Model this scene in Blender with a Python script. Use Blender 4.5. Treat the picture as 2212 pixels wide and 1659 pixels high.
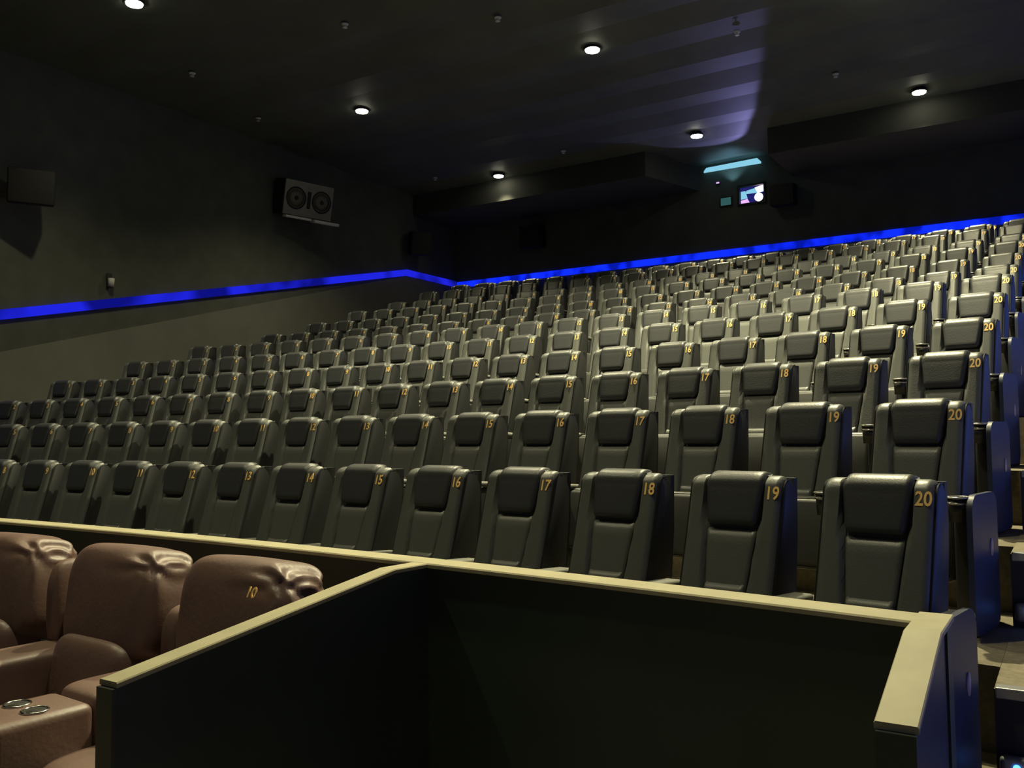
import bpy, bmesh, math, random
from mathutils import Vector, Matrix, Euler

random.seed(7)
S = bpy.context.scene
COL = S.collection
for o in list(bpy.data.objects):
    bpy.data.objects.remove(o)

# ------------------------------------------------------------------ camera
W, H = 2212, 1659
ZO = 0.935                                  # seat-number height above the front row's floor
CAM = (0.4595, -3.8971, 0.2353 + ZO)
YAW, PITCH, ROLL, FPX = 0.5613, 0.0571, -0.0095, 1927.04
cam = bpy.data.cameras.new('camera')
cam.sensor_width = 36.0
cam.lens = FPX / W * 36.0
cam.clip_start = 0.05
cam.clip_end = 200
co = bpy.data.objects.new('camera', cam)
COL.objects.link(co)
cy, sy = math.cos(YAW), math.sin(YAW)
fw = Vector((-sy * math.cos(PITCH), cy * math.cos(PITCH), math.sin(PITCH)))
rt = Vector((cy, sy, 0))
up = rt.cross(fw)
r2 = rt * math.cos(ROLL) + up * math.sin(ROLL)
u2 = -rt * math.sin(ROLL) + up * math.cos(ROLL)
m = Matrix((( r2.x, u2.x, -fw.x, CAM[0]), (r2.y, u2.y, -fw.y, CAM[1]), (r2.z, u2.z, -fw.z, CAM[2]), (0, 0, 0, 1)))
co.matrix_world = m
S.camera = co

def project(p):
    q = Vector(p) - Vector(CAM)
    d = q.dot(fw)
    return (W / 2 + FPX * q.dot(r2) / d, H / 2 - FPX * q.dot(u2) / d, d)

# ------------------------------------------------------------------ world, exposure
wd = bpy.data.worlds.new('world')
S.world = wd
wd.use_nodes = True
wd.node_tree.nodes['Background'].inputs[0].default_value = (0.62, 0.66, 0.62, 1)
wd.node_tree.nodes['Background'].inputs[1].default_value = 0.095  # dim ambient fill, let in through the open screen end
S.view_settings.view_transform = 'Standard'
S.view_settings.look = 'None'
S.view_settings.gamma = 1
S.view_settings.use_curve_mapping = False
S.view_settings.exposure = 0.0

LAMP_W = 900.0          # each ceiling downlight, watts
LAMP_COL = (1.0, 0.925, 0.56)
BLUE = (0.012, 0.03, 1.0)

# ------------------------------------------------------------------ materials
def nt(name):
    mt = bpy.data.materials.new(name)
    mt.use_nodes = True
    return mt, mt.node_tree.nodes, mt.node_tree.links

def mat(name, col, rough=0.6, noise=0.0, nscale=8.0, bump=0.0, bscale=60.0, spec=0.5, metal=0.0):
    mt, N, L = nt(name)
    b = N['Principled BSDF']
    b.inputs['Roughness'].default_value = rough
    b.inputs['Metallic'].default_value = metal
    b.inputs['Specular IOR Level'].default_value = spec
    c = (col[0], col[1], col[2], 1)
    tc = N.new('ShaderNodeTexCoord')
    if noise > 0:
        n = N.new('ShaderNodeTexNoise'); n.inputs['Scale'].default_value = nscale
        n.inputs['Detail'].default_value = 4
        L.new(tc.outputs['Object'], n.inputs['Vector'])
        r = N.new('ShaderNodeValToRGB')
        r.color_ramp.elements[0].position = 0.3; r.color_ramp.elements[1].position = 0.7
        r.color_ramp.elements[0].color = tuple(v * (1 - noise) for v in col) + (1,)
        r.color_ramp.elements[1].color = tuple(min(1, v * (1 + noise)) for v in col) + (1,)
        L.new(n.outputs['Fac'], r.inputs['Fac']); L.new(r.outputs['Color'], b.inputs['Base Color'])
    else:
        b.inputs['Base Color'].default_value = c
    if bump > 0:
        n2 = N.new('ShaderNodeTexNoise'); n2.inputs['Scale'].default_value = bscale
        n2.inputs['Detail'].default_value = 3
        L.new(tc.outputs['Object'], n2.inputs['Vector'])
        bp = N.new('ShaderNodeBump'); bp.inputs['Strength'].default_value = bump
        bp.inputs['Distance'].default_value = 0.01
        L.new(n2.outputs['Fac'], bp.inputs['Height']); L.new(bp.outputs['Normal'], b.inputs['Normal'])
    return mt

def emit(name, col, st, vary=None):
    mt, N, L = nt(name)
    N.remove(N['Principled BSDF'])
    e = N.new('ShaderNodeEmission')
    e.inputs[0].default_value = (*col, 1); e.inputs[1].default_value = st
    if vary:
        tc = N.new('ShaderNodeTexCoord'); n = N.new('ShaderNodeTexNoise')
        n.inputs['Scale'].default_value = vary; n.inputs['Detail'].default_value = 1
        mr = N.new('ShaderNodeMapRange')
        mr.inputs[1].default_value = 0.38; mr.inputs[2].default_value = 0.62
        mr.inputs[3].default_value = st * 0.35; mr.inputs[4].default_value = st * 1.2
        L.new(tc.outputs['Object'], n.inputs['Vector']); L.new(n.outputs['Fac'], mr.inputs[0])
        L.new(mr.outputs[0], e.inputs[1])
    L.new(e.outputs[0], N['Material Output'].inputs[0])
    return mt

M = {}
M['leather_grey'] = mat('grey leather', (0.088, 0.092, 0.087), 0.42, 0.08, 6, 0.10, 140, spec=0.55)
M['leather_black'] = mat('black leather', (0.034, 0.036, 0.040), 0.42, 0.06, 6, 0.10, 140, spec=0.5)
M['shell'] = mat('black moulded plastic', (0.012, 0.013, 0.014), 0.5, 0.1, 20)
M['pan'] = mat('dark grey moulded plastic', (0.035, 0.036, 0.035), 0.55, 0.1, 20)
M['arm'] = mat('grey arm pad', (0.22, 0.22, 0.20), 0.4, 0.05, 20)
M['ring'] = mat('polished cup ring', (0.45, 0.44, 0.40), 0.25, metal=0.8)
M['gold'] = mat('gold embroidery', (1.0, 0.60, 0.20), 0.55, 0.1, 200)
M['oval'] = mat('pale oval badge', (0.35, 0.30, 0.36), 0.35)
M['brown'] = mat('brown leather', (0.165, 0.098, 0.080), 0.46, 0.15, 5, 0.12, 55, spec=0.8)
M['chrome'] = mat('chrome', (0.8, 0.78, 0.7), 0.18, metal=1.0)
M['wall_up'] = mat('black acoustic cloth', (0.078, 0.083, 0.068), 0.9, 0.15, 2.5, 0.2, 300)
M['wall_low'] = mat('grey beige wall cloth', (0.145, 0.147, 0.128), 0.85, 0.10, 1.6, 0.2, 200)
M['bulk'] = mat('black bulkhead cloth', (0.045, 0.046, 0.040), 0.95, 0.1, 2)
M['ceil'] = mat('dark ceiling paint', (0.082, 0.092, 0.084), 0.62, 0.15, 1.5)
M['floor'] = mat('tier carpet', (0.17, 0.145, 0.095), 0.95, 0.2, 40, 0.4, 300)
M['carpet'] = mat('beige stair carpet', (0.20, 0.17, 0.11), 0.95, 0.2, 40, 0.4, 300)
M['riser'] = mat('dark stair riser', (0.02, 0.021, 0.03), 0.6)
M['alu'] = mat('brushed aluminium nosing', (0.42, 0.42, 0.40), 0.35, metal=0.6)
M['cap'] = mat('cream laminate cap', (0.41, 0.372, 0.245), 0.6, 0.10, 7, spec=0.25)
M['panel'] = mat('black laminate panel', (0.040, 0.058, 0.046), 0.55, 0.1, 3)
M['panel_end'] = mat('dark green grey edging', (0.055, 0.062, 0.055), 0.5)
M['gloss'] = mat('dark glossy side laminate', (0.018, 0.024, 0.055), 0.48)
M['spk_grey'] = mat('grey loudspeaker baffle', (0.22, 0.21, 0.17), 0.55, 0.08, 6)
M['spk_cone'] = mat('loudspeaker cone', (0.12, 0.12, 0.085), 0.6)
M['black'] = mat('matt black', (0.008, 0.008, 0.008), 0.7)
M['white'] = mat('off white plastic', (0.55, 0.55, 0.52), 0.5)
M['lamp'] = emit('lit downlight glass', (1.0, 0.97, 0.72), 30)
M['blue'] = emit('blue LED strip', (0.018, 0.024, 1.0), 0.62, 1.3)
M['blue_right'] = emit('bright blue LED strip', (0.01, 0.05, 1.0), 1.2)
M['blue_back'] = emit('bright blue LED strip', (0.004, 0.022, 1.0), 1.15, 3.0)
M['led'] = emit('blue step LED', (0.05, 0.25, 1.0), 6)
M['pw_white'] = emit('bright projection light', (0.95, 0.75, 1.0), 5.0)
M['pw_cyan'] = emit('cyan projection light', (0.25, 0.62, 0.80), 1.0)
M['pw_pink'] = emit('pink projection light', (0.75, 0.42, 0.95), 1.2)
M['pw_blue'] = emit('deep blue port glass', (0.03, 0.03, 0.28), 0.5)
M['pw_teal'] = emit('teal port glass', (0.05, 0.16, 0.16), 0.6)

# ------------------------------------------------------------------ helpers
def link_mesh(name, bm, material, parent=None, smooth=True, loc=None, rot=None):
    me = bpy.data.meshes.new(name)
    bmesh.ops.recalc_face_normals(bm, faces=bm.faces)
    bm.to_mesh(me); bm.free()
    if smooth:
        for p in me.polygons: p.use_smooth = True
    mats = material if isinstance(material, (list, tuple)) else [material]
    for mm in mats: me.materials.append(M[mm] if isinstance(mm, str) else mm)
    o = bpy.data.objects.new(name, me)
    COL.objects.link(o)
    if parent: o.parent = parent
    if loc: o.location = loc
    if rot: o.rotation_euler = rot
    return o

def tag(o, label=None, cat=None, group=None, kind=None):
    if label: o['label'] = label
    if cat: o['category'] = cat
    if group: o['group'] = group
    if kind: o['kind'] = kind
    return o

def empty(name, loc, rz=0):
    o = bpy.data.objects.new(name, None)
    o.empty_display_size = 0.1
    COL.objects.link(o)
    o.location = loc; o.rotation_euler = (0, 0, rz)
    return o

def add_box(bm, x0, x1, y0, y1, z0, z1, bev=0.0, seg=3, mtx=None):
    r = bmesh.ops.create_cube(bm, size=1)
    vs = r['verts']
    for v in vs:
        v.co = Vector(((x0 + x1) / 2 + v.co.x * (x1 - x0), (y0 + y1) / 2 + v.co.y * (y1 - y0), (z0 + z1) / 2 + v.co.z * (z1 - z0)))
    if bev > 0:
        es = list({e for v in vs for e in v.link_edges})
        r = bmesh.ops.bevel(bm, geom=es, offset=bev, segments=seg, profile=0.5, affect='EDGES')
        vs = list({v for f in r['faces'] for v in f.verts} | {v for v in vs if v.is_valid})
    if mtx is not None:
        for v in vs: v.co = mtx @ v.co
    return vs

def box(x0, x1, y0, y1, z0, z1, bev=0.0, seg=3, mtx=None):
    bm = bmesh.new(); add_box(bm, x0, x1, y0, y1, z0, z1, bev, seg, mtx); return bm

def add_cyl(bm, r1, r2, z0, z1, n=24, mtx=None):
    m0 = Matrix.Translation((0, 0, (z0 + z1) / 2))
    r = bmesh.ops.create_cone(bm, cap_ends=True, segments=n, radius1=r1, radius2=r2, depth=z1 - z0, matrix=(mtx @ m0) if mtx else m0)
    return r['verts']

def add_torus(bm, R, r, c, n=24, k=8, mtx=None):
    rings = []
    for i in range(n):
        a = 2 * math.pi * i / n
        ring = []
        for j in range(k):
            b = 2 * math.pi * j / k
            p = Vector((c[0] + (R + r * math.cos(b)) * math.cos(a), c[1] + (R + r * math.cos(b)) * math.sin(a), c[2] + r * math.sin(b)))
            if mtx: p = mtx @ p
            ring.append(bm.verts.new(p))
        rings.append(ring)
    for i in range(n):
        for j in range(k):
            bm.faces.new((rings[i][j], rings[(i + 1) % n][j], rings[(i + 1) % n][(j + 1) % k], rings[i][(j + 1) % k]))

def loft(rings, cap=True):
    """closed rings of points, joined one to the next"""
    bm = bmesh.new()
    vr = [[bm.verts.new(p) for p in r] for r in rings]
    n = len(rings[0])
    for a, b in zip(vr, vr[1:]):
        for j in range(n):
            bm.faces.new((a[j], a[(j + 1) % n], b[(j + 1) % n], b[j]))
    if cap:
        bm.faces.new(list(reversed(vr[0]))); bm.faces.new(vr[-1])
    return bm

def autosmooth(o, deg=35):
    me = o.data
    bm = bmesh.new(); bm.from_mesh(me)
    for e in bm.edges:
        if len(e.link_faces) == 2 and e.calc_face_angle(0) > math.radians(deg): e.smooth = False
    bm.to_mesh(me); bm.free()
    return o

def curve_y(x):                     # how far a row bends towards the screen at x
    return -0.0295 * (x + 5.32) ** 2 / 2
def slope(x):
    return math.atan(-0.0295 * (x + 5.32))

ROWY = [0, 1.1035, 2.2101, 3.3084, 4.39, 5.4931, 6.9263, 7.9779, 9.0342, 10.1945, 11.2025, 12.3365, 13.44]
ROWZ = [0, 0.3146, 0.6246, 0.9373, 1.257, 1.565, 1.8783, 2.1804, 2.5077, 2.8187, 3.1543, 3.4567, 3.66]
XL, XR, YB, YF, ZC = -12.77, 1.85, 14.5, -14.0, 6.0 + ZO
ZLOW = -1.40 + ZO

# ================================================================== SETTING
# ---- ceiling: shallow saw-tooth boards running across the hall
bm = bmesh.new()
prev = None
for k in range(0, 48):
    y = YF + 0.61 * k; z = ZC + (0.045 if k % 2 else 0.0)
    a = [bm.verts.new((XL - .2, y, z)), bm.verts.new((XR + .2, y, z))]
    if prev: bm.faces.new((prev[0], prev[1], a[1], a[0]))
    prev = a
o = link_mesh('ceiling', bm, 'ceil', smooth=False); tag(o, 'dark boarded cinema ceiling with downlights', kind='structure')

# ---- walls (each split along the blue strip: grey beige below, black above)
def strip_z(yy):                    # height of the strip's underside on the side walls
    return min(0.62 + 0.2835 * (yy - 3.08) + 0.733, 3.96) + ZO
def prism_wall(pts_low, pts_up, name, thick, axis, matl, label):
    bm = bmesh.new()
    n = len(pts_low)
    f = [[bm.verts.new(p) for p in pts_low], [bm.verts.new(p) for p in pts_up]]
    off = Vector(thick)
    g = [[bm.verts.new(Vector(p) + off) for p in pts_low], [bm.verts.new(Vector(p) + off) for p in pts_up]]
    for i in range(n - 1):
        bm.faces.new((f[0][i], f[0][i + 1], f[1][i + 1], f[1][i]))
        bm.faces.new((g[0][i], g[1][i], g[1][i + 1], g[0][i + 1]))
        bm.faces.new((f[1][i], f[1][i + 1], g[1][i + 1], g[1][i]))
        bm.faces.new((f[0][i], g[0][i], g[0][i + 1], f[0][i + 1]))
    bm.faces.new((f[0][0], f[1][0], g[1][0], g[0][0])); bm.faces.new((f[0][-1], g[0][-1], g[1][-1], f[1][-1]))
    o = link_mesh(name, bm, matl, smooth=False); tag(o, label, kind='structure'); return o

YK = 12.48                          # where the strip turns level
ys = [YF, -2.5, YK, YB]
def zs(yy): return 0.0
def SZ(yy):
    z = 1.35 + 0.2835 * (yy - 3.08)
    zk = 1.35 + 0.2835 * (YK - 3.08)
    return min(max(z, 0.02), zk) + ZO
SH = 0.15
prism_wall([(XL, y, -0.6) for y in ys], [(XL, y, SZ(y)) for y in ys], 'wall_left', (-0.2, 0, 0), 0, 'wall_low', 'grey beige cloth wall under the blue strip, left side')
prism_wall([(XL - .02, y, SZ(y)) for y in ys], [(XL - .02, y, ZC + 0.1) for y in ys], 'wall_left', (-0.18, 0, 0), 0, 'wall_up', 'black cloth wall above the blue strip, left side')
prism_wall([(XR, y, -0.6) for y in ys], [(XR, y, SZ(y)) for y in ys], 'wall_right', (0.2, 0, 0), 0, 'wall_low', 'grey beige cloth wall under the blue strip, right side')
prism_wall([(XR + .02, y, SZ(y)) for y in ys], [(XR + .02, y, ZC + 0.1) for y in ys], 'wall_right', (0.18, 0, 0), 0, 'wall_up', 'black cloth wall above the blue strip, right side')
ZBK = 3.99 + ZO
link = link_mesh('wall_back', box(XL - .2, XR + .2, YB, YB + 0.2, 2.0, ZBK), 'wall_low', smooth=False)
tag(link, 'grey beige cloth back wall under the blue strip', kind='structure')
# the upper back wall, with the opening for the projection port
PX0, PX1, PZ0, PZ1 = -5.37, -4.83, 5.06 + ZO, 5.44 + ZO
bm = bmesh.new()
add_box(bm, XL - .2, PX0, YB, YB + 0.2, ZBK, ZC + .1)
add_box(bm, PX1, XR + .2, YB, YB + 0.2, ZBK, ZC + .1)
add_box(bm, PX0, PX1, YB, YB + 0.2, ZBK, PZ0)
add_box(bm, PX0, PX1, YB, YB + 0.2, PZ1, ZC + .1)
o = link_mesh('wall_back', bm, 'wall_up', smooth=False); tag(o, 'black cloth back wall above the blue strip, round the projection port', kind='structure')
# hanging bulkheads on both sides of the port
o = link_mesh('trim_1', box(0, 1, 0, 1, 0, 1), 'bulk', smooth=False)
me = o.data; bm = bmesh.new()
pts = [(XL, 12.78), (-6.76, 12.78), (-6.25, 14.49), (XL, 14.49)]
lo = [bm.verts.new((x, y, 5.50 + ZO)) for x, y in pts]; hi = [bm.verts.new((x, y, ZC + .05)) for x, y in pts]
bm.faces.new(lo); bm.faces.new(hi)
for i in range(4): bm.faces.new((lo[i], lo[(i + 1) % 4], hi[(i + 1) % 4], hi[i]))
bmesh.ops.recalc_face_normals(bm, faces=bm.faces); bm.to_mesh(me); bm.free()
tag(o, 'black bulkhead under the ceiling left of the projection port', kind='structure')
o = link_mesh('trim_2', box(-4.25, XR, 12.78, 14.49, 5.50 + ZO, ZC + .05), 'bulk', smooth=False)
tag(o, 'black bulkhead under the ceiling right of the projection port', kind='structure')

# ---- blue strips
def strip(name, pts, wx, label, matl):
    """pts: (x,y,z of underside); wx: thickness vector"""
    bm = bmesh.new(); wv = Vector(wx); hv = Vector((0, 0, SH))
    rings = []
    for p in pts:
        p = Vector(p)
        rings.append([bm.verts.new(p), bm.verts.new(p + wv), bm.verts.new(p + wv + hv), bm.verts.new(p + hv)])
    for a, b in zip(rings, rings[1:]):
        for j in range(4): bm.faces.new((a[j], a[(j + 1) % 4], b[(j + 1) % 4], b[j]))
    bm.faces.new(rings[0]); bm.faces.new(rings[-1])
    o = link_mesh(name, bm, matl, smooth=False)
    tag(o, label, 'light strip', 'blue light strips on the walls'); return o
ysl = [-6, YK, YB - .03]
M['blue_fill'] = emit('blue fill light', (0.02, 0.13, 1.0), 15.0)  # for a strip added out of view to tint aisle-side faces blue
strip('glow_strip', [(XL + .001, y, SZ(y)) for y in ysl], (0.03, 0, 0), 'glowing blue light strip climbing along the left wall to a peak', 'blue')
strip('glow_strip', [(XR - .001, y, SZ(y)) for y in ysl], (-0.03, 0, 0), 'glowing blue light strip along the right wall beside the stairs', 'blue_right')
SH = 0.145
strip('glow_strip', [(x, YB - .001, ZBK) for x in (XL + .05, XR - .05)], (0, -0.03, 0), 'bright blue light strip across the back wall above the last row', 'blue_back')

SH = 0.05
strip('glow_strip', [(XR - .001, y, 0.2837 * (y + 1.9) + 0.02) for y in (-1.7, 12.0)], (-0.03, 0, 0), 'low blue fill light added out of view along the right aisle stairs', 'blue_fill')

# ---- tiered floor
NX = 24
xs = [XL + (0.20 - XL) * i / NX for i in range(NX + 1)]
prof = [(-9.0, ZLOW), (-0.80, ZLOW), (-0.80, 0.0)]
for r in range(1, 13):
    e = ROWY[r - 1] + 0.27
    prof += [(e, ROWZ[r - 1]), (e, ROWZ[r])]
prof.append((15.2, ROWZ[12]))
bm = bmesh.new()
rows = []
for x in xs:
    rows.append([bm.verts.new((x, (min(py + (curve_y(x) if 0 < i < len(prof) - 1 else 0), YB - .002)), pz)) for i, (py, pz) in enumerate(prof)])
for a, b in zip(rows, rows[1:]):
    for j in range(len(prof) - 1): bm.faces.new((a[j], a[j + 1], b[j + 1], b[j]))
base = [bm.verts.new((0.20, v.co.y, ZLOW - 0.1)) for v in rows[-1]]
for j in range(len(prof) - 1):
    bm.faces.new((rows[-1][j], rows[-1][j + 1], base[j + 1], base[j]))
o = link_mesh('floor', bm, 'floor', smooth=False); tag(o, 'dark carpeted tiers under the seats', kind='structure')

# ---- stairs of the right aisle
sp = [(-9.0, ZLOW), (-2.71, ZLOW), (-2.71, -0.314), (-1.605, -0.314), (-1.605, 0.0)]
j = 0
for r in range(0, 13):
    y0 = -0.50 + 1.105 * r
    z0 = ZO - 0.62 + 0.3137 * r
    sp += [(y0, sp[-1][1]), (y0, z0)]
sp.append((YB, sp[-1][1]))
bm = bmesh.new()
for (a, b) in zip(sp, sp[1:]):
    v = [bm.verts.new((0.201, a[0], a[1])), bm.verts.new((XR, a[0], a[1])), bm.verts.new((XR, b[0], b[1])), bm.verts.new((0.201, b[0], b[1]))]
    f = bm.faces.new(v)
    f.material_index = 1 if abs(a[0] - b[0]) < 1e-6 else 0
me_o = link_mesh('floor', bm, ['carpet', 'riser'], smooth=False); tag(me_o, 'beige carpeted stairs of the right aisle with dark risers', kind='structure')
for r in range(-1, 12):
    y0 = -0.50 + 1.105 * r
    z0 = (ZO - 0.62 + 0.3137 * r) if r >= 0 else 0.0
    if r == -1: y0 = -1.605
    o = link_mesh('trim_%d' % (r + 4), box(0.205, XR - .01, y0 - 0.012, y0 + 0.045, z0 - 0.028, z0 + 0.008, 0.004, 2), 'alu', smooth=False)
    tag(o, 'aluminium nosing on the edge of an aisle step', kind='structure', group='step nosings')

def step_light(x, y, z, label):
    r = empty('step_light', (x, y, z)); tag(r, label, 'step light', 'blue step lights of the right aisle')
    link_mesh('housing', box(-0.05, 0.05, -0.045, 0.0, -0.05, 0.03, 0.018, 4), 'alu', r)
    b = bmesh.new(); add_cyl(b, 0.011, 0.011, 0, 0.006, 16, Matrix.Translation((0, -0.045, 0)) @ Matrix.Rotation(math.pi / 2, 4, 'X'))
    link_mesh('lens', b, 'led', r)
step_light(0.262, -0.512, 0.085, 'small grey step light with a blue lens, lowest one on the right aisle stairs')
step_light(0.262, 0.593, ZO - 0.54, 'small grey step light with a blue lens, one step above the lowest one')

# ================================================================== PARAPET AND PARTITIONS
CZ = -0.27 + ZO
bm = bmesh.new(); bc = bmesh.new()
rings, crings = [], []
px = [XL + (0.158 - XL) * i / 30 for i in range(31)]
for x in px:
    yc = -0.80 + curve_y(x)
    rings.append([(x, yc - .05, ZLOW), (x, yc + .05, ZLOW), (x, yc + .05, CZ - .018), (x, yc - .05, CZ - .018)])
    crings.append([(x, yc - .065, CZ - .018), (x, yc + .065, CZ - .018), (x, yc + .065, CZ - .005), (x, yc + .06, CZ), (x, yc - .06, CZ), (x, yc - .065, CZ - .005)])
o = link_mesh('wall_parapet', loft(rings), 'panel', smooth=False)
tag(o, 'black parapet in front of the first row with a cream cap', kind='structure')
link_mesh('parapet_cap', loft(crings), 'cap', o, smooth=False)

def partition(pts, name, label, w, zs_, side, endm):
    """pts: centre line (x,y) from the parapet outwards; zs_: cap height at each"""
    ring, cring = [], []
    for (x, y), z in zip(pts, zs_):
        ring.append([(x - w / 2 + .004, y, ZLOW), (x + w / 2 - .004, y, ZLOW), (x + w / 2 - .004, y, z - .016), (x - w / 2 + .004, y, z - .016)])
        cring.append([(x - w / 2 - .004, y, z - .016), (x + w / 2 + .004, y, z - .016), (x + w / 2 + .004, y, z - .004), (x + w / 2 + .001, y, z), (x - w / 2 - .001, y, z), (x - w / 2 - .004, y, z - .004)])
    o = link_mesh(name, loft(ring), side, smooth=False)
    tag(o, label, kind='structure')
    c = link_mesh('cap', loft(cring), 'cap', o, smooth=False)
    (x, y), z = pts[-1], zs_[-1]
    link_mesh('end_panel', box(x - w / 2, x + w / 2, y - .012, y + .001, ZLOW, z - .018), endm, o, smooth=False)
    return o
def bend(a, b, n=8): return [tuple(a[i] + (b[i] - a[i]) * t / n for i in range(len(a))) for t in range(n + 1)]
partition([(-1.765, -0.97), (-1.79, -1.23), (-1.845, -2.36)], 'wall_partition', 'low black partition with a cream cap running down beside the brown recliners', 0.072, [CZ - .001, CZ - .001, -0.437 + ZO], 'panel', 'panel_end')
partition([(0.115, -1.15), (0.115, -1.41), (0.115, -1.83)], 'wall_partition', 'short black partition with a sloping cream cap beside the right aisle stairs', 0.082, [CZ + .001, CZ + .001, -0.385 + ZO], 'gloss', 'panel')

# ================================================================== CINEMA SEAT
def ylean(z):                       # front surface of the backrest at height z
    t = [(0.30, -0.19), (0.40, -0.158), (0.55, -0.112), (0.75, -0.052), (0.935, 0.0), (1.0, 0.022), (1.1, 0.05)]
    for (a, ya), (b, yb) in zip(t, t[1:]):
        if z <= b: return ya + (yb - ya) * (z - a) / (b - a)
    return t[-1][1]

def back_ring(x, inset, zb, zt, dep, yback=None, rt_=0.055):
    """side profile of an upholstered slab: front face, rounded top, back face"""
    P = []
    zt2 = zt - inset
    n = 12
    for i in range(n):
        z = zb + inset + (zt2 - rt_ - zb - inset) * i / (n - 1)
        P.append((x, ylean(z) + inset + dep(x, z), z))
    yf = ylean(zt2 - rt_) + inset + dep(x, zt2 - rt_)
    ybk = 0.13 - inset if yback is None else yback - inset
    for k in range(1, 6):
        a = math.pi / 2 * k / 6
        P.append((x, yf + rt_ * (1 - math.cos(a)) * 1.2, zt2 - rt_ + rt_ * math.sin(a)))
    P.append((x, yf + rt_ * 1.2 + .004, zt2))
    for k in range(0, 5):
        a = math.pi / 2 * k / 4
        P.append((x, ybk - 0.085 + 0.085 * math.sin(a), zt2 - 0.004 - 0.12 * (1 - math.cos(a))))
    P.append((x, ybk - 0.01, 0.75)); P.append((x, ybk - 0.05, 0.5)); P.append((x, ybk - 0.07, zb + inset))
    return P

def make_backrest():
    def dep(x, z):
        hw = 0.128 if z > 0.79 else 0.085 + (z - 0.46) * 0.085 if z > 0.46 else 0.085
        ax = abs(x)
        t = min(max((ax - hw + 0.006) / 0.012, 0), 1)
        rec = 0.034 * (1 - t)
        bulge = -0.008 * t * min(1, max(0, (0.200 - ax) / 0.012))
        return rec + bulge
    X = [0.2, 0.197, 0.188, 0.172, 0.155, 0.142, 0.134, 0.126, 0.118, 0.108, 0.098, 0.09, 0.08, 0.05, 0.0]
    X = [-v for v in X] + [v for v in reversed(X[:-1])]
    rings = []
    for x in X:
        ax = abs(x)
        ins = 0.020 if ax > 0.199 else 0.010 if ax > 0.196 else 0.003 if ax > 0.187 else 0
        zt = 1.0 + (0 if ax < .13 else -0.004) - (0.018 if ax > 0.199 else 0.008 if ax > 0.196 else 0)
        rings.append(back_ring(x, ins, 0.33, zt, dep))
    return loft(rings)

def make_pad(hw_of, zb, zt, off, thick, X, top_wrap=False, edge=0.012):
    """a soft pad lying on the backrest front; hw_of(z) half width"""
    rings = []
    n = 12
    for u in X:
        P = []
        e = abs(u)
        ins = edge * max(0, (e - 0.86) / 0.14) ** 1.5
        for i in range(n):
            t = i / (n - 1)
            z = zb + ins + (zt - ins - zb - ins) * t
            r = min(1, (z - zb) / 0.03, ) if not top_wrap else min(1, (z - zb) / 0.03)
            rnd = -math.sqrt(max(0, 1 - (1 - max(0, min(1, r))) ** 2))
            rt2 = 1
            if not top_wrap:
                q = min(1, (zt - z) / 0.02); rt2 = math.sqrt(max(0, 1 - (1 - max(0, q)) ** 2))
            P.append((u * hw_of(z), ylean(z) + off * min(-rnd, rt2 if not top_wrap else 1) + 0.012 + ins * 0.9, z))
        if top_wrap:
            yf = P[-1][1]; R = 0.056
            z1 = P[-1][2]
            for k in range(1, 7):
                a = math.pi / 2 * k / 6
                P.append((u * hw_of(zt), yf + R * 1.3 * (1 - math.cos(a)), z1 + R * math.sin(a)))
            P.append((u * hw_of(zt), 0.10, z1 + R - 0.004)); P.append((u * hw_of(zt), 0.12, z1 + R - 0.02))
            P.append((u * hw_of(zt), 0.06, z1 - 0.04)); P.append((u * hw_of(zb), ylean(zb) + 0.05, zb + .02))
        else:
            P.append((u * hw_of(zt), ylean(zt) + thick, zt)); P.append((u * hw_of(zb), ylean(zb) + thick, zb))
        rings.append(P)
    return loft(rings)
U = [-1, -0.985, -0.95, -0.9, -0.8, -0.5, 0, 0.5, 0.8, 0.9, 0.95, 0.985, 1]

def text_mesh(s, size, depth=0.0012):
    cu = bpy.data.curves.new('num', 'FONT'); cu.body = s; cu.size = size
    cu.align_x = 'CENTER'; cu.align_y = 'CENTER'; cu.extrude = depth; cu.offset = size * 0.018
    cu.resolution_u = 3
    t = bpy.data.objects.new('num', cu); COL.objects.link(t)
    dg = bpy.context.evaluated_depsgraph_get()
    me = bpy.data.meshes.new_from_object(t.evaluated_get(dg))
    bpy.data.objects.remove(t); bpy.data.curves.remove(cu)
    me.materials.clear(); me.materials.append(M['gold'])
    me.name = 'seat_number'
    return me
NUM = {k: text_mesh(str(k), 0.074) for k in range(1, 21)}
for k, me in NUM.items():
    for v in me.vertices: v.co.x *= 0.80

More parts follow.
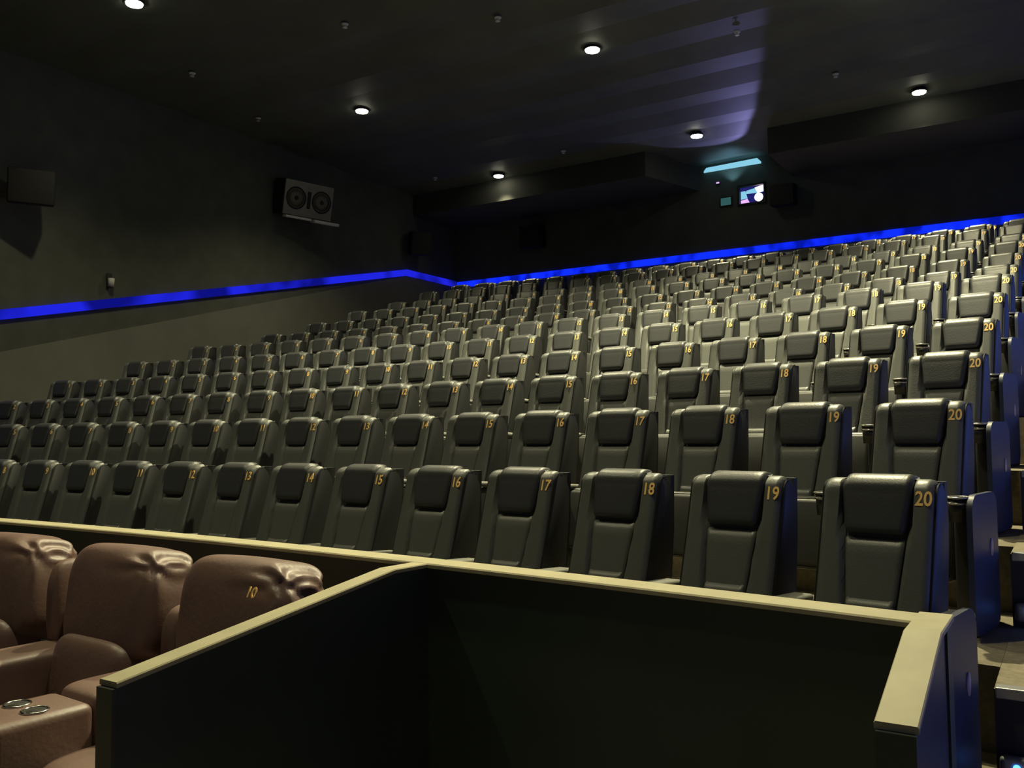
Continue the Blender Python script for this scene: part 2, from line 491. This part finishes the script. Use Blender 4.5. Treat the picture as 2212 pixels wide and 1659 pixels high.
def make_seat():
    root = empty('cinema_seat', (0, 0, 0))
    o = link_mesh('backrest', make_backrest(), 'leather_grey', root)
    autosmooth(o, 60)
    # dark shell: two cheeks and a back plate
    bm = bmesh.new()
    def prof(ins):
        P = [(0, y + 0.0, z) for (_, y, z) in back_ring(0, ins, 0.30, 1.0, lambda x, z: 0.0, 0.15)]
        return P
    for s in (-1, 1):
        a = [Vector((s * 0.198, y, z)) for (_, y, z) in prof(0.016)]
        b = [Vector((s * 0.206, y, z)) for (_, y, z) in prof(0.012)]
        c = [Vector((s * 0.209, y, z)) for (_, y, z) in prof(0.018)]
        vs = [[bm.verts.new(p) for p in r] for r in (a, b, c)]
        n = len(a)
        for q, w in zip(vs, vs[1:]):
            for j in range(n): bm.faces.new((q[j], q[(j + 1) % n], w[(j + 1) % n], w[j]))
        bm.faces.new(vs[-1]); bm.faces.new(list(reversed(vs[0])))
    for (z0, z1, y0, y1) in ((0.30, 0.75, 0.06, 0.12), (0.75, 0.985, 0.12, 0.13)):
        v = [bm.verts.new(p) for p in ((-.2, y0, z0), (.2, y0, z0), (.2, y1, z1), (-.2, y1, z1), (-.2, y0 + .03, z0), (.2, y0 + .03, z0), (.2, y1 + .03, z1), (-.2, y1 + .03, z1))]
        for f in ((0, 1, 2, 3), (4, 7, 6, 5), (0, 4, 5, 1), (3, 2, 6, 7), (0, 3, 7, 4), (1, 5, 6, 2)): bm.faces.new([v[i] for i in f])
    autosmooth(link_mesh('back_shell', bm, 'shell', root), 40)
    hw = lambda z: 0.105 + min(1, max(0, (z - 0.80) / 0.16)) * 0.021
    autosmooth(link_mesh('headrest', make_pad(hw, 0.795, 0.957, -0.026, 0.03, U, True, 0.016), 'leather_black', root), 60)
    hw2 = lambda z: 0.083 + (z - 0.50) * 0.085
    autosmooth(link_mesh('centre_panel', make_pad(hw2, 0.44, 0.785, -0.012, 0.03, U, False, 0.010), 'leather_grey', root), 60)
    autosmooth(link_mesh('lumbar_pad', make_pad(lambda z: 0.083, 0.42, 0.578, -0.030, 0.02, U, False, 0.010), 'leather_grey', root), 60)
    tilt = Matrix.Translation((0, -0.19, 0.36)) @ Matrix.Rotation(math.radians(-15), 4, 'X')
    link_mesh('seat_cushion', box(-0.205, 0.205, -0.035, 0.04, -0.17, 0.185, 0.03, 4, tilt), 'leather_grey', root)
    link_mesh('seat_pan', box(-0.195, 0.195, -0.062, -0.03, -0.165, 0.165, 0.022, 3, tilt), 'pan', root)
    make_arm(root, 1)
    return root

def make_arm(root, s):
    x = s * 0.28
    link_mesh('arm_panel', box(x - .034, x + .034, -0.40, 0.04, 0.0, 0.525, 0.012, 2), 'shell', root)
    ab = box(x - .042, x + .042, -0.40, 0.0, 0.546, 0.576, 0.012, 3)
    for v in ab.verts: v.co.z -= (v.co.y + 0.40) / 0.40 * 0.024
    arm = link_mesh('armrest', ab, 'arm', root)
    b = bmesh.new()
    for rr, zz in ((0.046, 0.580), (0.042, 0.556)): add_torus(b, rr, 0.005, (x, -0.445, zz), 24, 8)
    h = link_mesh('cup_holder', b, 'ring', arm)
    b = bmesh.new()
    n = 24
    r0 = [b.verts.new((x + .043 * math.cos(6.2832 * i / n), -.445 + .043 * math.sin(6.2832 * i / n), 0.576)) for i in range(n)]
    r1 = [b.verts.new((x + .037 * math.cos(6.2832 * i / n), -.445 + .037 * math.sin(6.2832 * i / n), 0.48)) for i in range(n)]
    r2_ = [b.verts.new((x + .033 * math.cos(6.2832 * i / n), -.445 + .033 * math.sin(6.2832 * i / n), 0.485)) for i in range(n)]
    r3 = [b.verts.new((x + .039 * math.cos(6.2832 * i / n), -.445 + .039 * math.sin(6.2832 * i / n), 0.576)) for i in range(n)]
    for A, B in ((r0, r1), (r1, r2_), (r2_, r3), (r3, r0)):
        for i in range(n): b.faces.new((A[i], A[(i + 1) % n], B[(i + 1) % n], B[i]))
    b.faces.new(r2_)
    link_mesh('cup_well', b, 'shell', arm)

def children(o): return [c for c in bpy.data.objects if c.parent == o]
def copy_tree(tree, parent=None):
    o, kids = tree
    c = o.copy(); COL.objects.link(c); c.parent = parent
    for k in kids: copy_tree(k, c)
    return c
def tree_of(o): return (o, [tree_of(c) for c in children(o)])

proto = make_seat()
TREE = tree_of(proto)
WORDS = 'zero one two three four five six seven eight nine ten eleven twelve thirteen fourteen fifteen sixteen seventeen eighteen nineteen twenty'.split()
ORD = ['front', 'second', 'third', 'fourth', 'fifth', 'sixth', 'seventh', 'eighth', 'ninth', 'tenth', 'eleventh', 'twelfth', 'last']
NX_, NTILT = 0.168, math.radians(73.5)
end_proto = None
left_proto = None
first = True
for r in range(13):
    for k in range(20, 0, -1):
        nx = (k - 20) * 0.56
        ny = ROWY[r] + curve_y(nx)
        th = slope(nx)
        X = nx - NX_ * math.cos(th); Y = ny - NX_ * math.sin(th); Z = ROWZ[r]
        p = project((X, Y, Z + 0.9))
        if p[0] < -70: continue
        if first:
            s = proto; first = False
        else:
            s = copy_tree(TREE)
        s.location = (X, Y, Z); s.rotation_euler = (0, 0, th)
        if r == 0: where = 'in the front row behind the parapet'
        elif r == 12: where = 'in the last row under the blue strip'
        else: where = 'in the %s row from the front' % ORD[r]
        tag(s, 'black leather cinema seat number %s %s' % (WORDS[k], where), 'seat', 'numbered cinema seats on the tiers')
        n = bpy.data.objects.new('seat_number', NUM[k]); COL.objects.link(n); n.parent = s
        n.location = (NX_ - 0.001, -0.0105, 0.928); n.rotation_euler = (NTILT, 0, 0)
        n['label'] = 'gold seat number ' + WORDS[k]
        if k == 20:
            if end_proto is None:
                b = box(0.3225, 0.345, -0.50, -0.10, 0.02, 0.592, 0.0, 2)
                es = [e for e in b.edges if abs(e.verts[0].co.x - e.verts[1].co.x) > .01]
                bmesh.ops.bevel(b, geom=es, offset=0.07, segments=6, profile=0.5, affect='EDGES')
                end_proto = link_mesh('end_panel', b, 'gloss', s); autosmooth(end_proto, 40)
                b = bmesh.new()
                add_cyl(b, 0.5, 0.5, 0, 1, 24, Matrix.Translation((0.343, -0.22, 0.36)) @ Matrix.Rotation(math.pi / 2, 4, 'Y') @ Matrix.Diagonal((0.075, 0.036, 0.006, 1)))
                end_badge = link_mesh('oval_badge', b, 'oval', end_proto)
                end_badge['label'] = 'pale oval badge'
            else:
                e = end_proto.copy(); COL.objects.link(e); e.parent = s
                g = end_badge.copy(); COL.objects.link(g); g.parent = e
        if k == 1:
            if left_proto is None:
                before = set(bpy.data.objects)
                make_arm(s, -1)
                left_proto = [tree_of(c) for c in children(s) if c not in before]
            else:
                for t in left_proto: copy_tree(t, s)

# ================================================================== BROWN RECLINERS
def puff(name, cx, cy, cz, sx, sy_, sz, parent, matl='brown', tilt=0, e=0.45, folds=0, seed=0, tz=0, taper=0.0, yaw=0):
    """inflated cushion: superellipsoid with soft creases running from the corners"""
    rnd = random.Random(seed)
    bm = bmesh.new(); nu, nv = 40, 26
    def sp_(c, p): return math.copysign(abs(c) ** p, c)
    mt = Matrix.Translation((cx, cy, cz)) @ Matrix.Rotation(tilt, 4, 'X') @ Matrix.Rotation(tz, 4, 'Y') @ Matrix.Rotation(yaw, 4, 'Z')
    corners = [(sx * .92, sz * .72)] if folds else []
    rings = []
    for i in range(1, nv):
        v = -math.pi / 2 + math.pi * i / nv
        ring = []
        for j in range(nu):
            u = -math.pi + 2 * math.pi * j / nu
            x = sx * sp_(math.cos(v), e) * sp_(math.cos(u), e)
            y = sy_ * sp_(math.cos(v), e) * sp_(math.sin(u), e * 1.6)
            z = sz * sp_(math.sin(v), e * 1.3)
            x *= 1 - taper * (z / sz) * 0.5
            if folds:
                for (qx, qz) in corners:
                    d = math.hypot((x - qx) / sx, (z - qz) / sz)
                    a = math.atan2(z - qz, x - qx)
                    w_ = math.exp(-(d / 0.42) ** 2)
                    k = 1 - folds * w_ * (0.5 + 0.5 * math.sin(a * 11 + seed)) * 0.22
                    y *= k; z *= 1 - (1 - k) * 0.5; x *= 1 - (1 - k) * 0.5
                y *= 1 + 0.02 * math.sin(x * 23 + seed) * math.sin(z * 17)
            ring.append(mt @ Vector((x, y, z)))
        rings.append(ring)
    vr = [[bm.verts.new(p) for p in r_] for r_ in rings]
    for a, b in zip(vr, vr[1:]):
        for j in range(nu): bm.faces.new((a[j], a[(j + 1) % nu], b[(j + 1) % nu], b[j]))
    bot = bm.verts.new(mt @ Vector((0, 0, -sz))); top = bm.verts.new(mt @ Vector((0, 0, sz)))
    for j in range(nu):
        bm.faces.new((vr[0][(j + 1) % nu], vr[0][j], bot)); bm.faces.new((vr[-1][j], vr[-1][(j + 1) % nu], top))
    o = link_mesh(name, bm, matl, parent)
    sm = o.modifiers.new('smooth', 'SUBSURF'); sm.levels = 1; sm.render_levels = 1
    return o

def recliner(x, y, label, seed, num=None, wing=(-0.44, 0.84, 0.055, 0.23)):
    r = empty('recliner', (x, y, ZLOW), slope(x) * 0.8)
    tag(r, label, 'recliner', 'brown leather recliners')
    # local z above the lower floor (back top at about 1.19)
    puff('base', 0, -0.12, 0.20, 0.26, 0.42, 0.195, r, e=0.22)
    puff('backrest', 0, 0.02, 0.90, 0.345, 0.165, 0.255, r, folds=1.0, seed=seed, tilt=math.radians(-9), e=0.40, taper=-0.02)
    puff('lumbar_cushion', 0, -0.11, 0.605, 0.27, 0.13, 0.165, r, tilt=math.radians(-12), e=0.35, seed=seed)
    puff('seat_cushion', 0, -0.42, 0.44, 0.235, 0.33, 0.10, r, e=0.35, seed=seed)
    puff('footrest', 0, -0.79, 0.30, 0.225, 0.085, 0.16, r, e=0.35)
    puff('wing', wing[0], 0.03, wing[1], wing[2], 0.15, wing[3], r, e=0.5)
    a = puff('arm', -0.355, -0.27, 0.58, 0.145, 0.24, 0.125, r, e=0.25)
    c = link_mesh('console', box(-0.50, -0.215, -0.86, -0.50, 0.08, 0.675, 0.035, 4), 'brown', r)
    b = bmesh.new()
    for dx in (-0.425, -0.295): add_torus(b, 0.044, 0.005, (dx, -0.68, 0.678), 24, 8)
    link_mesh('cup_rings', b, 'chrome', c)
    b = bmesh.new()
    for dx in (-0.425, -0.295): add_cyl(b, 0.04, 0.04, 0.670, 0.6785, 24, Matrix.Translation((dx, -0.68, 0)))
    link_mesh('cup_wells', b, 'black', c)
    if num:
        n = bpy.data.objects.new('seat_number', text_mesh(num, 0.058)); COL.objects.link(n); n.parent = r
        n.location = (0.215, -0.148, 1.06); n.rotation_euler = (math.radians(66), 0, 0)
        n['label'] = 'gold seat number'
    return r
recliner(-2.35, -1.42, 'brown leather recliner number 10, half hidden behind the low partition', 1, '10', (-0.38, 0.74, 0.07, 0.20))
recliner(-3.16, -1.40, 'brown leather recliner in the middle, with its whole puffy back in view', 2)
recliner(-4.12, -1.37, 'brown leather recliner cut off by the left edge of the picture', 3)

# ================================================================== LOUDSPEAKERS
def speaker(loc, rz, tilt, w, h, d, label, front='black', cones=True, shelf=False):
    r = empty('loudspeaker', loc, rz); tag(r, label, 'loudspeaker')
    T = Matrix.Rotation(tilt, 4, 'X')
    link_mesh('cabinet', box(-w / 2, w / 2, 0.0, d, -h / 2, h / 2, 0.03, 3, T), 'black', r)
    bf = link_mesh('baffle', box(-w / 2 + .01, w / 2 - .01, -0.02, 0.01, -h / 2 + .01, h / 2 - .01, 0.009, 3, T), front, r)
    if cones:
        for s in (-1, 1):
            b = bmesh.new()
            Q = T @ Matrix.Translation((s * w * 0.26, -0.022, 0.0)) @ Matrix.Rotation(math.pi / 2, 4, 'X')
            add_torus(b, w * 0.185, 0.018, (0, 0, 0), 32, 8, Q)
            k = link_mesh('surround', b, 'black', r)
            b = bmesh.new(); add_cyl(b, w * 0.175, w * 0.06, -0.004, 0.012, 32, Q)
            link_mesh('cone', b, 'spk_cone', k)
            b = bmesh.new(); add_cyl(b, w * 0.045, w * 0.03, 0.006, 0.026, 20, Q)
            link_mesh('dust_cap', b, 'black', k)
        link_mesh('horn_slot', box(-w * 0.035, w * 0.035, -0.026, -0.01, -h * 0.24, h * 0.24, 0.005, 2, T), 'black', r)
    if shelf:
        link_mesh('bracket_bar', box(w * 0.10, w * 0.62, -0.14, 0.05, -h / 2 - .07, -h / 2 - .01, 0.012, 2, T), 'white', r)
        link_mesh('bracket_lip', box(-w * 0.46, w * 0.06, -0.10, 0.05, -h / 2 - .05, -h / 2 - .005, 0.012, 2, T), 'white', r)
    link_mesh('mount_arm', box(-0.05, 0.05, d * 0.5, d + 0.30, -0.05, 0.05, 0.01, 2), 'black', r)
    return r
speaker((-12.25, 8.78, 4.93 + ZO), math.radians(76), math.radians(12), 1.1, 0.70, 0.42, 'large grey twin-cone loudspeaker high on the left wall', 'spk_grey', True, True)
speaker((-12.2, 3.2, 3.9 + ZO), math.radians(62), math.radians(10), 0.62, 0.5, 0.35, 'black loudspeaker on the left wall, nearest the screen', 'black', False)
speaker((-12.35, 12.55, 4.75 + ZO), math.radians(55), math.radians(8), 0.5, 0.55, 0.3, 'black loudspeaker on the left wall by the back corner', 'black', False)
speaker((-10.35, 14.12, 4.95 + ZO), 0.0, math.radians(8), 0.55, 0.55, 0.3, 'black loudspeaker on the back wall left of the port', 'black', False)
speaker((-4.38, 14.12, 5.05 + ZO), 0.0, math.radians(6), 0.50, 0.42, 0.3, 'black loudspeaker on the back wall beside the port', 'black', False)

# wall sensor
r = empty('wall_light', (XL + .07, 4.82, 2.78 + ZO)); tag(r, 'small pale unlit wall light on the left wall above the blue strip', 'wall light')
link_mesh('backplate', box(-0.066, -0.045, -0.05, 0.05, -0.09, 0.15, 0.01, 2), 'black', r)
b = bmesh.new(); add_cyl(b, 0.045, 0.05, -0.07, 0.06, 20); link_mesh('shade', b, 'white', r)

# ================================================================== PROJECTION PORT
pr = empty('window_1', (0, 0, 0)); pr['kind'] = 'structure'; pr['label'] = 'lit projection port in the black back wall'
fz = bmesh.new()
for (a0, a1, c0, c1) in ((PX0 - .03, PX0 + .012, PZ0 - .03, PZ1 + .03), (PX1 - .012, PX1 + .03, PZ0 - .03, PZ1 + .03), (PX0, PX1, PZ0 - .03, PZ0 + .012), (PX0, PX1, PZ1 - .012, PZ1 + .03)):
    add_box(fz, a0, a1, YB - .035, YB + .03, c0, c1)
link_mesh('frame', fz, 'black', pr, smooth=False)
b = bmesh.new()  # glowing band stands in for projector light falling on the ceiling
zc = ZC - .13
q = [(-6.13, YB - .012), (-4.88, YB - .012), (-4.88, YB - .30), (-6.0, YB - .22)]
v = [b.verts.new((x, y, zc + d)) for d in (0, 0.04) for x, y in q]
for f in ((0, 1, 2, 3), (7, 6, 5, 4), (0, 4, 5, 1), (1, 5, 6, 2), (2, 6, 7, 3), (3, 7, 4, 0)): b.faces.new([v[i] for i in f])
o = link_mesh('glow_strip', b, 'pw_cyan', smooth=False); tag(o, 'projector light on the ceiling above the port, drawn as a glowing cyan band', 'light strip')
link_mesh('pane', box(PX0, PX1, YB + .10, YB + .12, PZ0, PZ1), 'pw_blue', pr, smooth=False)
def lit(name, pts, matl, parent=pr, y=YB + .09, t=0.02):
    b = bmesh.new()
    a = [b.verts.new((x, y, z)) for x, z in pts]; c = [b.verts.new((x, y + t, z)) for x, z in pts]
    b.faces.new(a); b.faces.new(list(reversed(c)))
    n = len(a)
    for i in range(n): b.faces.new((a[i], c[i], c[(i + 1) % n], a[(i + 1) % n]))
    return link_mesh(name, b, matl, parent, smooth=False)
def pz(px_, py_, yy=YB + .09):
    # helper used once for laying out the lit shapes seen inside the port
    d = fw + r2 * ((px_ - W / 2) / FPX) - u2 * ((py_ - H / 2) / FPX)
    t = (yy - CAM[1]) / d.y
    return (CAM[0] + d.x * t, CAM[2] + d.z * t)
lit('lit_upper_panel', [(-5.245, 5.365 + ZO), (-4.855, 5.43 + ZO), (-4.855, 5.30 + ZO), (-5.03, 5.29 + ZO), (-5.245, 5.30 + ZO)], 'pw_cyan')
lit('lit_upper_end', [(-5.05, 5.40 + ZO), (-4.845, 5.44 + ZO), (-4.845, 5.31 + ZO), (-5.0, 5.29 + ZO)], 'pw_white', y=YB + .07)
lit('lit_side_panel', [(-5.36, 5.19 + ZO), (-5.22, 5.20 + ZO), (-5.26, 5.36 + ZO), (-5.36, 5.36 + ZO)], 'pw_cyan')
lit('lit_side_end', [(-5.36, 5.06 + ZO), (-5.17, 5.09 + ZO), (-5.22, 5.19 + ZO), (-5.36, 5.17 + ZO)], 'pw_pink')
# the projector's lens behind the port
pj = empty('projector', (-4.935, YB - .02, 5.155 + ZO)); tag(pj, 'projector lens shining white and violet in the port', 'projector')
Q = Matrix.Rotation(math.pi / 2, 4, 'X')
b = bmesh.new(); add_cyl(b, 0.10, 0.10, -0.09, 0.03, 32, Q); link_mesh('lens_barrel', b, 'black', pj)
b = bmesh.new(); add_cyl(b, 0.088, 0.088, 0.03, 0.045, 32, Q); link_mesh('lens', b, 'pw_white', pj)
sp1 = bpy.data.lights.new('projector_beam', 'SPOT'); sp1.energy = 120; sp1.color = (0.42, 0.40, 1.0); sp1.spot_size = math.radians(62); sp1.spot_blend = 0.12; sp1.shadow_soft_size = 0.05
so = bpy.data.objects.new('beam_light', sp1); COL.objects.link(so); so.parent = pj
so.location = (-0.1, -0.14, 0.02)
so.rotation_euler = (Vector((-1.1, -5.4, 0.80))).to_track_quat('-Z', 'Y').to_euler()
sp2 = bpy.data.lights.new('projector_spill', 'SPOT'); sp2.energy = 14; sp2.color = (0.35, 0.75, 1.0); sp2.spot_size = math.radians(105); sp2.spot_blend = 0.6; sp2.shadow_soft_size = 0.03
so = bpy.data.objects.new('spill_light', sp2); COL.objects.link(so); so.parent = pj
so.location = (-0.55, -0.12, 0.30)
so.rotation_euler = (Vector((0.0, -0.15, 1.0))).to_track_quat('-Z', 'Y').to_euler()
# green viewing window and pink lamp
w2 = empty('window_2', (0, 0, 0)); w2['kind'] = 'structure'; w2['label'] = 'dim teal viewing window left of the projection port'
b = bmesh.new(); add_box(b, -5.79, -5.51, YB - .03, YB - .002, 5.06 + ZO, 5.27 + ZO); link_mesh('frame', b, 'black', w2, smooth=False)
link_mesh('pane', box(-5.76, -5.54, YB - .036, YB - .03, 5.09 + ZO, 5.25 + ZO), 'pw_teal', w2, smooth=False)
r = empty('indicator_light', (-5.82, YB - .01, 5.60 + ZO)); tag(r, 'tiny pink indicator light above the viewing window', 'indicator light')
link_mesh('housing', box(-0.05, 0.05, -0.02, 0.008, -0.03, 0.03, 0.008, 2), 'black', r)
link_mesh('lens', box(-0.035, 0.035, -0.028, -0.018, -0.014, 0.018, 0.004, 2), 'pw_pink', r)

# ================================================================== DOWNLIGHTS
names = {0: 'left', 1: 'middle', 2: 'right'}
COLX = [-9.95, -5.47, -1.58]
ROWL = [None, (-1.45, 'in front'), (3.2, 'near'), (7.82, 'centre'), (12.48, 'back')]
WATT = {1: (0.12, 0.50, 0.50), 2: (0.5, 2.0, 4.4), 3: (0.55, 1.0, 1.8), 4: (0.6, 1.1, 1.9)}
SEEN = {(2, 0): 'lit round ceiling downlight at the top left edge of the picture', (3, 0): 'lit round ceiling downlight up and right of the grey loudspeaker',
        (4, 0): 'lit round ceiling downlight near the back left corner above the blue peak', (3, 1): 'lit round ceiling downlight high over the middle of the hall, left of the violet patch',
        (4, 1): 'lit round ceiling downlight on the violet ceiling patch beside the projection port', (3, 2): 'lit round ceiling downlight cut off at the top right edge of the picture',
        (4, 2): 'lit round ceiling downlight on the right, over the back rows by the aisle'}
EXACT = {(2, 0): (-9.85, 3.2), (3, 0): (-9.99, 7.82), (4, 0): (-10.15, 12.5), (3, 1): (-5.43, 7.82), (4, 1): (-5.51, 12.40), (3, 2): (-1.60, 8.25), (4, 2): (-1.55, 12.38)}
for i in (1, 2, 3, 4):
    ly, nm = ROWL[i]
    for c in range(3):
        x, y = EXACT.get((i, c), (COLX[c], ly))
        r = empty('ceiling_downlight', (x, y, ZC))
        tag(r, SEEN.get((i, c), 'round ceiling downlight of the %s column, out of the picture %s' % (names[c], nm)), 'ceiling light', 'round ceiling downlights')
        b = bmesh.new(); add_torus(b, 0.118, 0.014, (0, 0, -0.006), 32, 8); add_cyl(b, 0.115, 0.115, -0.003, 0.05, 32); link_mesh('trim_ring', b, 'black', r)
        b = bmesh.new(); add_cyl(b, 0.105, 0.11, -0.035, -0.004, 32); link_mesh('lamp_glass', b, 'lamp', r)
        L_ = bpy.data.lights.new('downlight', 'SPOT'); L_.energy = LAMP_W * WATT[i][c]; L_.color = LAMP_COL
        L_.spot_size = math.radians(126 if i < 4 else 86); L_.spot_blend = 0.9; L_.shadow_soft_size = 0.09
        lo_ = bpy.data.objects.new('lamp_light', L_); COL.objects.link(lo_); lo_.parent = r; lo_.location = (0, 0, -0.06)

# small pale sprinkler heads; the last one stands in for a reflection
def zpl(px_, py_, zz):
    d = fw + r2 * ((px_ - W / 2) / FPX) - u2 * ((py_ - H / 2) / FPX)
    t = (zz - CAM[2]) / d.z
    return (CAM[0] + d.x * t, CAM[1] + d.y * t)
SPR = [((745, 52), 'near the top edge, between the two left downlights'), ((415, 158), 'below the top left downlight'), ((558, 255), 'above the grey loudspeaker'),
       ((940, 384), 'left of the back left downlight'), ((1217, 326), 'right of the back left downlight'), ((1805, 160), 'left of the right-hand downlight'),
       ((1592, 68), 'near the top edge, right of the violet patch'), ((1075, 38), 'standing in for a reflection near the top edge, left of the middle downlight')]
proto_s = None
for (q, wl) in SPR:
    x, y = zpl(q[0], q[1], ZC)
    r = empty('sprinkler', (x, y, ZC)); tag(r, 'small pale ceiling sprinkler ' + wl, 'sprinkler', 'small pale ceiling sprinklers')
    if proto_s is None:
        b = bmesh.new(); add_cyl(b, 0.04, 0.055, -0.02, 0.0, 20); p1 = link_mesh('rosette', b, 'white', r)
        b = bmesh.new(); add_cyl(b, 0.012, 0.012, -0.05, -0.02, 10); add_cyl(b, 0.035, 0.035, -0.054, -0.05, 16); p2 = link_mesh('deflector', b, 'white', r)
        proto_s = (p1, p2)
    else:
        for p in proto_s:
            c = p.copy(); COL.objects.link(c); c.parent = r
